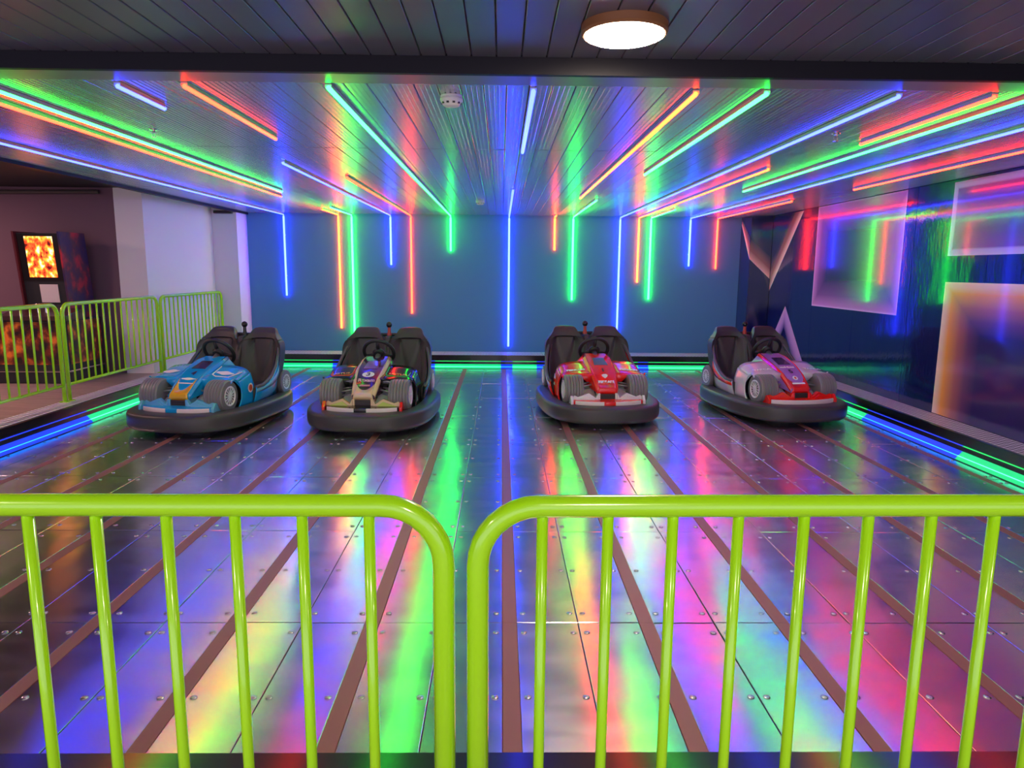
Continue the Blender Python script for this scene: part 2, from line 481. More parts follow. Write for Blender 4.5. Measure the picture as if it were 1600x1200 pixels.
# ------------------------------------------------------------------ ceiling
ceil = struct(box('ceiling', (-4.42, 3.62, ZC + 0.02), (XR + 0.1, YW, ZC + 0.10), m_ceil_dark), 'dark lacquered board ceiling over the track', 'ceiling')
BW = 0.12
def board_mesh(L_, name, ribs=(-0.028, 0.0, 0.028), m=m_ceil):
    h = BW / 2
    prof = [(-h, 0.012), (-h + 0.003, 0.002), (-h + 0.006, 0.0)]
    for c in ribs:
        prof += [(c - 0.005, 0.0), (c - 0.0025, 0.0025), (c + 0.0025, 0.0025), (c + 0.005, 0.0)]
    prof += [(h - 0.006, 0.0), (h - 0.003, 0.002), (h, 0.012)]
    mb = MB()
    mb.rings([[(x, -L_ / 2, z) for x, z in prof], [(x, L_ / 2, z) for x, z in prof]], closed_ring=False)
    mb.v += [(-h, -L_ / 2, 0.018), (h, -L_ / 2, 0.018), (h, L_ / 2, 0.018), (-h, L_ / 2, 0.018)]
    n = len(mb.v) - 4
    mb.f.append((n, n + 1, n + 2, n + 3))
    me = bpy.data.meshes.new(name); me.from_pydata(mb.v, [], mb.f); me.materials.append(m)
    # face downwards
    bm = bmesh.new(); bm.from_mesh(me)
    for f_ in bm.faces:
        if f_.normal.z > 0 and f_.calc_center_median().z < 0.016: f_.normal_flip()
    bm.to_mesh(me); bm.free()
    return me
rows = [(3.80, 5.80), (5.81, 8.70), (8.71, 11.60), (11.61, YW)]
for (a, c) in rows:
    me = board_mesh(c - a, 'ceiling_board')
    x = -4.42 + BW / 2
    while x < XR - 0.02:
        if abs(x) < 0.80 * c + 0.3:
            inst('ceiling_board', me, ceil, (x, (a + c) / 2, ZC + random.uniform(-0.0008, 0.0008)), (0, math.radians(random.gauss(0, 0.25)), 0))
        x += BW
box('edge_trim', (-4.42, 3.62, ZC - 0.006), (XR + 0.02, 3.795, ZC + 0.03), m_fascia, ceil)
box('edge_trim', (-4.50, 3.60, ZC - 0.03), (-4.42, YW, ZC + 0.12), m_fascia_dark, ceil)
box('step_board', (-10, 3.585, ZC - 0.008), (XR + 0.1, 3.618, ZN + 0.02), m_fascia_dark, ceil)
# lobby-side ceiling over the viewer
cn = struct(box('ceiling_lobby', (-10.5, -3.2, ZN + 0.02), (XR + 0.1, 3.62, ZN + 0.1), m_ceil_dark), 'dark board ceiling over the railing, holding the round lamp', 'ceiling')
me = board_mesh(6.7, 'ceiling_board', (), m_ceil_lobby)
x = -3.9 + 0.09
while x < 3.9:
    inst('ceiling_board', me, cn, (x, 0.23, ZN), (0, math.radians(random.gauss(0, 0.3)), 0)); x += BW
cd = struct(box('ceiling_side', (-10.5, 3.62, 2.74), (-4.505, 12.7, 2.84), m_ceil_dark), 'dark plain ceiling over the arcade machine', 'ceiling')

# ------------------------------------------------------------------ lamps
def round_lamp(x, y, z, label, lit=LAMP, tint=(1.0, 0.80, 0.62), mn='lamp_diffuser'):
    r = empty('ceiling_lamp', (x, y, z)); tag(r, label, 'lamp', 'round lamps on the lobby ceiling')
    MB().lathe([(0.180, 0.0), (0.180, -0.030), (0.172, -0.040), (0.166, -0.040)], n=40).build('rim', mat('lamp_rim', (0.30, 0.13, 0.05), 0.4), r, smooth=True)
    MB().lathe([(0.166, -0.030), (0.166, -0.041), (0.15, -0.048), (0.10, -0.053), (0.02, -0.055)], n=40).build('diffuser', mat(mn, (0.9, 0.9, 0.9), 0.4, emit=tint, estr=lit), r, smooth=True)
    return r
round_lamp(0.505, 3.12, ZN, 'round glowing ceiling lamp in front of the track ceiling')
for (x, y, lab) in ((-2.6, -0.4, 'left round ceiling lamp behind the viewer'), (0.5, -0.9, 'middle round ceiling lamp behind the viewer'), (3.2, -0.4, 'right round ceiling lamp behind the viewer')):
    round_lamp(x, y, ZN, lab)
for (x, y, lab) in ((-6.2, 6.6, 'round ceiling lamp over the lobby in front of the arcade machine'), (-7.6, 8.3, 'round ceiling lamp over the lobby left of the arcade machine')):
    round_lamp(x, y, 2.74, lab, LAMP * 1.2, (1.0, 0.55, 0.52), 'lamp_diffuser_rosy')

# ------------------------------------------------------------------ neon lines
RT = 0.0125
def neon(c, pts, label, name='neon_tube'):
    """pts: polyline of the tube axis; a slim channel holds it to the surface"""
    o = MB().tube(pts, RT, 8).build(name, neon_mat(c, 1.05), smooth='all')
    tag(o, label, 'neon light', 'neon lines of ceiling and back wall')
    return o
zt = ZC - 0.022; yt = YW - 0.022
def clip(parent, p0, p1):
    if abs(p1[2] - p0[2]) < 0.2:      # on the ceiling: one aluminium channel with the tube in its mouth
        MB().poly([(p0[0] - 0.0175, p0[1] - 0.004, ZC - 0.001), (p0[0] - 0.0175, p0[1] - 0.004, zt + 0.001), (p0[0] - 0.0145, p0[1] - 0.004, zt + 0.001), (p0[0] - 0.0145, p0[1] - 0.004, zt + 0.0135),
                   (p0[0] + 0.0145, p0[1] - 0.004, zt + 0.0135), (p0[0] + 0.0145, p0[1] - 0.004, zt + 0.001), (p0[0] + 0.0175, p0[1] - 0.004, zt + 0.001), (p0[0] + 0.0175, p0[1] - 0.004, ZC - 0.001)],
                  (0, p1[1] - p0[1] - 0.02, 0)).build('mounting_channel', m_clip, parent)
        return
    n = max(2, int((Vector(p1) - Vector(p0)).length / 1.2))
    for i in range(n):
        p = Vector(p0).lerp(Vector(p1), (i + 0.5) / n)
        MB().quadbox((p.x - 0.018, p.y + 0.006, p.z - 0.008), (p.x + 0.018, YW - 0.0005, p.z + 0.008)).build('mounting_clip', m_clip, parent)
m_clip = mat('clip_clear', (0.5, 0.5, 0.52), 0.3)
WALLK = 1.35
bent = [
 ('blue', -3.80, 5.0, 1.21, 'blue neon line, leftmost on the back wall and crossing the ceiling edge'),
 ('orange', -2.85, 11.5, 0.64, 'long orange neon line hanging down the back wall above the black car'),
 ('green', -2.62, 11.1, 0.44, 'long green neon line ending just above the black car'),
 ('blue', -1.945, 6.51, 1.76, 'blue neon line bending down the back wall between green and red lines'),
 ('red', -1.59, 7.48, 0.91, 'red neon line bending down the back wall above the black car seats'),
 ('green', -0.895, 3.80, 2.01, 'green neon line crossing the whole ceiling with a short drop on the wall'),
 ('blue', 0.13, 8.53, 0.33, 'long blue neon line at the middle of the back wall reaching the curb'),
 ('orange', 0.93, 12.30, 2.04, 'shortest orange neon line at the top of the back wall'),
 ('green', 1.255, 9.6, 1.17, 'green neon line on the back wall above the red car, left one'),
 ('blue', 2.08, 3.86, 0.60, 'blue neon line crossing the ceiling and dropping behind the red car seat'),
 ('orange', 2.41, 6.57, 1.49, 'orange neon line beside a green one, right of the red car'),
 ('green', 2.625, 10.9, 1.19, 'green neon line beside an orange one, right of the red car'),
 ('blue', 3.32, 3.62, 1.78, 'blue neon line with short drop near the right end of the back wall'),
 ('red', 3.80, 9.44, 1.74, 'red neon line, rightmost on the back wall'),
]
for c, x, y0, zb, lab in bent:
    y0 = max(y0, 3.83)
    k = 0.03
    o = neon(c, [(x, y0, zt), (x, yt - k, zt), (x, yt - k * 0.3, zt - k * 0.3), (x, yt, zt - k)], lab)
    MB().tube([(x, yt - 0.004, zt - k - 0.002), (x, yt - 0.004, zb)], 0.0165, 8).build('wall_tube', neon_mat(c, WALLK, 'wall'), o, smooth='all')
    clip(o, (x, y0, zt), (x, yt, zt)); clip(o, (x, yt, zt), (x, yt, zb))
flat = [
 ('green', -2.675, 3.83, 8.86, 'long green neon line on the ceiling beside the red one, left side'),
 ('red', -2.88, 3.83, 9.5, 'long red neon line on the ceiling between green and blue, left side'),
 ('blue', -1.98, 3.85, 4.36, 'shortest blue neon line on the ceiling near the front edge'),
 ('red', -1.63, 3.83, 5.31, 'short red neon line on the ceiling near the front edge, left half'),
 ('blue', 0.16, 3.85, 5.79, 'short blue neon line at the middle of the ceiling'),
 ('orange', 1.01, 3.86, 9.3, 'orange neon line on the ceiling right of the middle'),
 ('green', 1.375, 3.84, 7.0, 'green neon line on the ceiling right of the orange one'),
 ('red', 2.58, 3.85, 5.24, 'short red neon line on the ceiling near the front edge, right half'),
 ('green', 2.79, 3.83, 8.35, 'long green neon line on the ceiling, right side'),
 ('red', 3.93, 4.4, 8.05, 'red neon line on the ceiling nearest the right wall'),
]
for c, x, y0, y1, lab in flat:
    o = neon(c, [(x, y0, zt), (x, y1, zt)], lab)
    clip(o, (x, y0, zt), (x, y1, zt))

# ------------------------------------------------------------------ smoke detectors, sprinklers
m_wplast = mat('white_plastic', (0.80, 0.76, 0.74), 0.4)
for (x, y, lab) in ((-0.28, 4.06, 'white smoke detector on the ceiling near the front edge'), (-0.30, 10.0, 'white smoke detector on the ceiling near the back wall')):
    r = empty('smoke_detector', (x, y, ZC)); tag(r, lab, 'smoke detector', 'smoke detectors')
    MB().lathe([(0.060, 0.0), (0.060, -0.010)], n=28).build('base', m_wplast, r, smooth=True)
    MB().lathe([(0.058, -0.010), (0.063, -0.020), (0.060, -0.030), (0.045, -0.052), (0.038, -0.056), (0.005, -0.058)], n=28).build('housing', m_wplast, r, smooth=True)
    for k in range(10):
        a = 2 * PI * k / 10
        s = MB().quadbox((-0.007, -0.004, -0.006), (0.007, 0.004, 0.006)).build('slot', m_dark, r, loc=(0.051 * math.cos(a), 0.051 * math.sin(a), -0.040))
        s.rotation_euler = (0, 0, a + PI / 2)
for (x, y, lab) in ((-2.41, 5.12, 'small chrome sprinkler head beside the long green line on the left'), (2.28, 4.99, 'small chrome sprinkler head beside the short red line on the right')):
    r = empty('sprinkler_head', (x, y, ZC)); tag(r, lab, 'sprinkler', 'ceiling sprinklers')
    mc = mat('chrome', (0.75, 0.73, 0.72), 0.18, 1.0)
    MB().lathe([(0.028, 0.0), (0.026, -0.006), (0.010, -0.008), (0.010, -0.020), (0.012, -0.024)], n=16).build('stem', mc, r, smooth=True)
    MB().tube([(0.010, 0, -0.02), (0.014, 0, -0.035), (0.004, 0, -0.05)], 0.003, 6).build('frame_arm', mc, r)
    MB().tube([(-0.010, 0, -0.02), (-0.014, 0, -0.035), (-0.004, 0, -0.05)], 0.003, 6).build('frame_arm', mc, r)
    MB().lathe([(0.018, -0.050), (0.018, -0.053)], n=14).build('deflector', mc, r)
o = MB().tube([(-7.6, 9.80, 2.66), (-6.3, 9.80, 2.67), (-5.4, 9.80, 2.68)], 0.028, 8).build('conduit_pipe', mat('pipe_grey', (0.10, 0.09, 0.09), 0.35, 0.4), smooth=True)
tag(o, 'dark conduit pipe along the top of the plum wall', 'pipe')
o = box('door_closer', (-4.80, 12.08, 2.58), (-4.50, 12.158, 2.628), m_dark, bevel=0.008)
tag(o, 'black slim box under the ceiling at the white pillar', 'bracket')

# ------------------------------------------------------------------ railings
def arc_pts(c, r, a0, a1, n=8):
    return [(c[0] + r * math.cos(a0 + (a1 - a0) * i / n), c[1] + r * math.sin(a0 + (a1 - a0) * i / n)) for i in range(n + 1)]
def railing(name, length, height, bottom, R, rr, rb, xs, label, group, loc, rz, foot=0.0):
    """panel in local xz, x from 0 to length; xs are bar positions"""
    root = empty(name, loc, rz); tag(root, label, 'railing', group)
    a = [(0, 0)] + [(0, height - R)] + arc_pts((R, height - R), R, PI, PI / 2)[1:] + arc_pts((length - R, height - R), R, PI / 2, 0) + [(length, 0)]
    MB().tube([(x, 0, z) for x, z in a], rr, 14).build('frame_tube', m_lime, root, smooth='all')
    MB().tube([(rr * 0.5, 0, bottom), (length - rr * 0.5, 0, bottom)], rr * 0.75, 10).build('bottom_rail', m_lime, root, smooth='all')
    for x in xs:
        MB().tube([(x, 0, bottom), (x, 0, height - rr * 0.4)], rb, 10).build('bar', m_lime, root, smooth='all')
    for x in (0, length):
        MB().quadbox((x - 0.02, -0.05, 0), (x + 0.02, 0.05, 0.008)).build('base_plate', m_lime, root)
    return root
D = 1.25
hgt = 1.265 - ZK
LP = 2.2
a = math.radians(-0.9)
xsL = [LP - (-0.106 - v) for v in (-0.871, -0.747, -0.618, -0.492, -0.368, -0.244)]
sp = 0.1248
xsL = [xsL[0] - sp * k for k in range(8, 0, -1)] + xsL
railing('railing_panel', LP, hgt, 0.12, 0.115, 0.0212, 0.0106, xsL, 'lime green tube railing in the foreground, left panel with rounded right corner', 'foreground railing panels', (-0.106 - LP * math.cos(0.004), D, ZK), 0.004)
xsR = [v + 0.041 for v in (0.079, 0.202, 0.324, 0.448, 0.573, 0.696, 0.817, 0.939)]
xsR += [xsR[-1] + 0.122 * k for k in range(1, 9)]
railing('railing_panel', LP, hgt + 0.002, 0.12, 0.115, 0.0212, 0.0106, xsR, 'lime green tube railing in the foreground, right panel with rounded left corner', 'foreground railing panels', (-0.041, D, ZK), 0.016)
for (y0, y1, lab) in ((5.36, 7.62, 'lime green railing on the left nearest the camera, in front of the arcade machine'), (7.71, 9.83, 'lime green railing on the left, middle panel before the plum wall'), (9.93, 12.09, 'lime green railing on the left, far panel before the white wall')):
    n = 15; Ln = y1 - y0
    railing('railing_panel', Ln, 1.285 - ZK, 0.18, 0.11, 0.022, 0.011, [Ln * (k + 1) / (n + 1) for k in range(n)], lab, 'left side railing panels', (-4.75, y0, ZK), PI / 2)

# ------------------------------------------------------------------ arcade machine
def fire_mat():
    m = mat('arcade_screen', (0.02, 0.02, 0.02), 0.3)
    rp = color_noise(m, (0.05, 0.0, 0.0), (1, 1, 0.6), (16, 1, 11), 5, 0.34, 0.74, to='Emission Color')
    e = rp.color_ramp.elements.new(0.47); e.color = (0.9, 0.06, 0.01, 1)
    e = rp.color_ramp.elements.new(0.57); e.color = (1.0, 0.30, 0.02, 1)
    nodes(m)[2].inputs['Emission Strength'].default_value = 0.8
    return m
def art_mat(name, c0, c1, c2, sc):
    m = mat(name, c0, 0.35)
    rp = color_noise(m, c0, c2, sc, 3, 0.40, 0.66)
    e = rp.color_ramp.elements.new(0.53); e.color = (*c1, 1)
    return m
ar = empty('arcade_machine', (-5.82, 9.2, ZK - 0.012)); tag(ar, 'upright arcade machine with fiery screen against the plum wall', 'arcade machine')
z_ = lambda z: z - (ZK - 0.012)
m_cab = mat('cabinet_maroon', (0.10, 0.012, 0.02), 0.35)
m_side = art_mat('cabinet_side_art', (0.03, 0.02, 0.10), (0.10, 0.03, 0.06), (0.55, 0.03, 0.05), (5, 5, 4))
m_low = art_mat('cabinet_front_art', (0.02, 0.01, 0.01), (0.20, 0.03, 0.01), (0.85, 0.22, 0.03), (7, 7, 6))
# sides lean back toward the top (front at -y)
def side(x0, x1, m):
    pr = [(-0.03, z_(1.20)), (-0.13, z_(2.12)), (0.42, z_(2.12)), (0.55, z_(1.0)), (-0.02, z_(1.0))]
    MB().poly([(x0, y, z) for y, z in pr], (x1 - x0, 0, 0)).build('cabinet_side', m, ar)
side(-0.31, -0.285, m_cab); side(0.255, 0.28, m_side)
MB().poly([(-0.285, 0.0, z_(1.0)), (-0.285, 0.02, z_(1.2)), (-0.285, -0.07, z_(2.1)), (-0.285, 0.41, z_(2.1)), (-0.285, 0.54, z_(1.0))], (0.54, 0, 0)).build('cabinet_body', m_dark, ar)
def slanted(name, x0, x1, z0, z1, off, m):
    f_ = lambda z: 0.02 - (z - 1.2) * 0.10 - off
    MB().poly([(x0, f_(z0), z_(z0)), (x1, f_(z0), z_(z0)), (x1, f_(z1), z_(z1)), (x0, f_(z1), z_(z1))], (0, 0.01, 0.0)).build(name, m, ar)
slanted('screen_bezel', -0.28, 0.25, 1.50, 2.09, 0.012, mat('bezel', (0.012, 0.008, 0.008), 0.3))
slanted('screen', -0.19, 0.16, 1.55, 2.06, 0.016, fire_mat())
slanted('paper_notice', -0.09, 0.14, 1.23, 1.46, 0.012, mat('paper', (0.70, 0.62, 0.62), 0.7))
MB().poly([(-0.42, -0.38, z_(1.02)), (-0.42, -0.38, z_(1.08)), (-0.42, 0.02, z_(1.16)), (-0.42, 0.02, z_(1.02))], (0.84, 0, 0)).build('control_panel', mat('panel_dark', (0.05, 0.02, 0.02), 0.3), ar, bevel=0.01)
for k in range(2):
    MB().lathe([(0.012, 0), (0.012, 0.07), (0.03, 0.08), (0.034, 0.10), (0.02, 0.125)], n=14, center=(0.08 + 0.2 * k - 0.3 * k, -0.2, z_(1.10))).build('joystick', mat('chrome', (0.75, 0.73, 0.72), 0.18, 1.0), ar, smooth=True)
MB().quadbox((-0.78, -0.30, 0.0), (0.36, 0.52, z_(1.02))).build('base_cabinet', m_dark, ar, bevel=0.01)
MB().quadbox((-0.76, -0.306, z_(0.46)), (0.34, -0.300, z_(1.0))).build('front_art', m_low, ar)
MB().quadbox((0.36, -0.26, z_(0.46)), (0.366, 0.48, z_(1.0))).build('side_art', m_low, ar)
MB().tube([(-0.78, -0.33, z_(0.38)), (0.36, -0.33, z_(0.38)), (0.39, -0.30, z_(0.38)), (0.39, 0.5, z_(0.38))], 0.014, 8).build('kick_rail', mat('chrome', (0.75, 0.73, 0.72), 0.18, 1.0), ar, smooth=True)

# ------------------------------------------------------------------ bumper cars
m_rubber = mat('bumper_rubber', (0.055, 0.050, 0.052), 0.40)
m_tyre = mat('tyre_grey', (0.21, 0.19, 0.20), 0.32)
m_seat = mat('seat_black', (0.050, 0.043, 0.045), 0.45)
m_rim = mat('rim_silver', (0.80, 0.78, 0.80), 0.35, 0.2)
m_pad = mat('rim_padding', (0.10, 0.10, 0.11), 0.4)
m_grey = mat('suspension_grey', (0.32, 0.30, 0.32), 0.35, 0.5)
m_intake = mat('nose_intake', (0.05, 0.03, 0.028), 0.5)
m_wpad = mat('wing_pad_white', (0.80, 0.66, 0.66), 0.4)
m_white_ink = mat('ink_white', (0.85, 0.82, 0.82), 0.4)

def gloss(name, c, rough=0.22):
    return mat(name, c, rough, 0.0, 0.7, 0.5)

def supere(a, b_, n, t):
    c, s = math.cos(t), math.sin(t)
    return (a * math.copysign(abs(c) ** (2 / n), c), b_ * math.copysign(abs(s) ** (2 / n), s))

def text_mesh(name, txt, size, m, parent, matrix, bold=0.0, sx=1.0):
    cu = bpy.data.curves.new(name, 'FONT')
    cu.body = txt; cu.size = size; cu.align_x = 'CENTER'; cu.align_y = 'CENTER'; cu.extrude = 0.0008; cu.offset = bold
    tmp = bpy.data.objects.new('tmp', cu); col.objects.link(tmp)
    dg = bpy.context.evaluated_depsgraph_get()
    me = bpy.data.meshes.new_from_object(tmp.evaluated_get(dg))
    bpy.data.objects.remove(tmp); bpy.data.curves.remove(cu)
    me.materials.clear(); me.materials.append(m)
    o = bpy.data.objects.new(name, me); col.objects.link(o); o.parent = parent
    o.matrix_local = matrix @ Matrix.Diagonal((sx, 1, 1, 1))
    return o

NOSE = [(0.06, 0.130, 0.705, 0.27, 0.56), (-0.08, 0.145, 0.676, 0.25, 0.50), (-0.30, 0.140, 0.610, 0.205, 0.42), (-0.48, 0.122, 0.532, 0.16, 0.37), (-0.67, 0.098, 0.395, 0.112, 0.335)]
def nose_z(y):
    return lerp([(s[0], s[2]) for s in reversed(NOSE)], y)
def nose_hw(y):
    return lerp([(s[0], s[1]) for s in reversed(NOSE)], y)
def nose_frame(x, y, lift=0.002):
    e = 0.02
    sl = Vector((0, 2 * e, nose_z(y + e) - nose_z(y - e))).normalized()
    n = Vector((1, 0, 0)).cross(sl)
    Mx = Matrix((Vector((1, 0, 0)), sl, n)).transposed().to_4x4()
    Mx.translation = Vector((x, y, nose_z(y))) + n * lift
    return Mx
FEND_X = [0.12, 0.20, 0.28, 0.35, 0.41, 0.45, 0.472, 0.484]
FEND_D = [(0.12, 0.0), (0.28, -0.004), (0.35, -0.010), (0.41, -0.022), (0.45, -0.040), (0.472, -0.058), (0.484, -0.080)]
FEND_B = [(-0.478, 0.515), (-0.468, 0.530), (-0.445, 0.540), (-0.12, 0.630), (0.0, 0.660)]
WZ, WR = 0.360, 0.165
def fend_z(x, y):
    k = lerp([(-0.44, 0.30), (-0.33, 1.0)], y)
    return lerp(FEND_B, y) + lerp(FEND_D, abs(x)) * k
def fend_frame(x, y, lift=0.004):
    e = 0.03
    u = Vector((2 * e, 0, fend_z(x + e, y) - fend_z(x - e, y))).normalized()
    v = Vector((0, 2 * e, fend_z(x, y + e) - fend_z(x, y - e))).normalized()
    n = u.cross(v).normalized(); v = n.cross(u)
    Mx = Matrix((u, v, n)).transposed().to_4x4()
    Mx.translation = Vector((x, y, fend_z(x, y))) + n * lift
    return Mx
def flat_shape(name, pts, m, parent, frame, thick=0.0012):
    o = MB().poly([(p[0], p[1], 0) for p in pts], (0, 0, thick)).build(name, m, parent)
    o.matrix_local = frame
    return o
def ell(a, b_, n=20, cx=0, cy=0):
    return [(cx + a * math.cos(2 * PI * i / n), cy + b_ * math.sin(2 * PI * i / n)) for i in range(n)]
def cloud(a, b_):
    return [(a * math.cos(t) * (1 + 0.10 * math.cos(5 * t)), b_ * math.sin(t) * (1 + 0.22 * math.cos(4 * t))) for t in [2 * PI * i / 28 for i in range(28)]]

# shared car meshes
def wheel_meshes():
    r, wd_ = 0.170, 0.205
    prof = [(0.10, -wd_ / 2), (0.135, -wd_ / 2 - 0.004), (0.158, -wd_ / 2), (0.167, -wd_ / 2 + 0.014)]
    k = 5
    for i in range(k):
        c = -wd_ / 2 + 0.022 + (wd_ - 0.044) * (i + 0.5) / k
        hw = (wd_ - 0.044) / k / 2
        prof += [(0.163, c - hw), (r, c - hw + 0.006), (r, c + hw - 0.006), (0.163, c + hw)]
    prof += [(0.167, wd_ / 2 - 0.014), (0.158, wd_ / 2), (0.135, wd_ / 2 + 0.004), (0.10, wd_ / 2)]
    t = MB().lathe(prof, axis='x', n=32).mesh('tyre'); t.materials.append(m_tyre)
    for p in t.polygons: p.use_smooth = True
    t.set_sharp_from_angle(angle=math.radians(40))
    mb = MB()
    mb.lathe([(0.100, 0.085), (0.107, 0.110), (0.098, 0.113), (0.084, 0.100), (0.080, 0.086)], axis='x', n=28, cap=False)
    for i in range(14):
        a0 = 2 * PI * i / 14
        mb.tube([(0.108, 0.018 * math.cos(a0), 0.018 * math.sin(a0)), (0.102, 0.090 * math.cos(a0), 0.090 * math.sin(a0))], 0.0052, 5)
    mb.lathe([(0.03, 0.09), (0.028, 0.112), (0.01, 0.116)], axis='x', n=14)
    rm_ = mb.mesh('wheel_rim'); rm_.materials.append(m_rim)
    for p in rm_.polygons: p.use_smooth = True
    rm_.set_sharp_from_angle(angle=math.radians(40))
    back = MB().lathe([(0.098, 0.080), (0.098, 0.088)], axis='x', n=24).mesh('rim_back'); back.materials.append(m_dark)
    return t, rm_, back
TYRE, RIM, RIMB = wheel_meshes()

def bumper_mesh():
    prof = [(-0.15, 0.232), (-0.05, 0.226), (-0.016, 0.218), (-0.004, 0.204), (0.0, 0.185), (0.0, 0.100), (-0.008, 0.070), (-0.03, 0.050), (-0.07, 0.042), (-0.15, 0.050)]
    rings = []
    n = 72
    for i in range(n):
        t = 2 * PI * i / n
        p = Vector(supere(0.685, 0.985, 2.9, t)); q = Vector(supere(0.685, 0.985, 2.9, t + 0.001))
        tg = (q - p).normalized(); nr = Vector((tg.y, -tg.x))
        rings.append([(p.x + nr.x * o_, p.y + nr.y * o_, z) for o_, z in prof])
    me = MB().rings(rings, True, False, False, closed_path=True).mesh('bumper'); me.materials.append(m_rubber)
    for p in me.polygons: p.use_smooth = True
    me.set_sharp_from_angle(angle=math.radians(50))
    return me
BUMPER = bumper_mesh()

def seat_parts():
    HWS = [(0.22, 0.235), (0.45, 0.262), (0.62, 0.275), (0.74, 0.272), (0.80, 0.258), (0.845, 0.228), (0.88, 0.190), (0.92, 0.160), (0.955, 0.145), (0.975, 0.128), (0.986, 0.095)]
    def body(zs, bulge, shrink):
        rings = []
        m_ = 33
        for k, z in enumerate(zs):
            hw = lerp(HWS, z)
            end = (k == 0 or k == len(zs) - 1)
            hw -= shrink if end else 0
            yb = 0.50 + 0.20 * (z - 0.3) / 0.67
            fr, bk = [], []
            for i in range(m_):
                u = -1 + 2 * i / (m_ - 1)
                x = u * hw
                y = yb - 0.11 * abs(u) ** 2.6 * (1 if z < 0.84 else max(0.0, (0.99 - z) / 0.15)) - bulge * (1 - u * u)
                if z < 0.845:
                    v = abs(u) - (0.08 + 0.44 * (z - 0.42) / 0.4)
                    y += 0.030 * math.exp(-(v / 0.055) ** 2) - 0.018 * math.exp(-((abs(u) - 0.72) / 0.14) ** 2)
                zz = z + 0.020 * (1 - u * u) * (1 if z > 0.7 and z < 0.93 else 0)
                if end: y += 0.012
                fr.append((x, y, zz))
                bk.append((x * 0.97, yb + 0.085 - 0.05 * abs(u) ** 3 - (0.02 if end else 0), zz))
            rings.append(fr + bk[::-1])
        return MB().rings(rings)
    lower = [0.22, 0.24, 0.34, 0.44, 0.54, 0.62, 0.69, 0.75, 0.79, 0.815, 0.833, 0.840]
    upper = [0.841, 0.848, 0.87, 0.895, 0.92, 0.945, 0.965, 0.978, 0.986]
    return body(lower, 0.0, 0.012), body(upper, 0.022, 0.010)

TUB_T = [(-0.2, 0.395), (0.04, 0.40), (0.22, 0.46), (0.38, 0.555), (0.50, 0.665), (0.60, 0.775), (0.70, 0.835), (1.0, 0.85)]
def tub_path(a, b_, n=40, ymin=-0.13):
    out = []
    t0 = -math.asin((abs(ymin) / b_) ** (2.7 / 2))
    for i in range(n + 1):
        t = t0 + (PI - 2 * t0) * i / n
        out.append(supere(a, b_, 2.7, t))
    return out

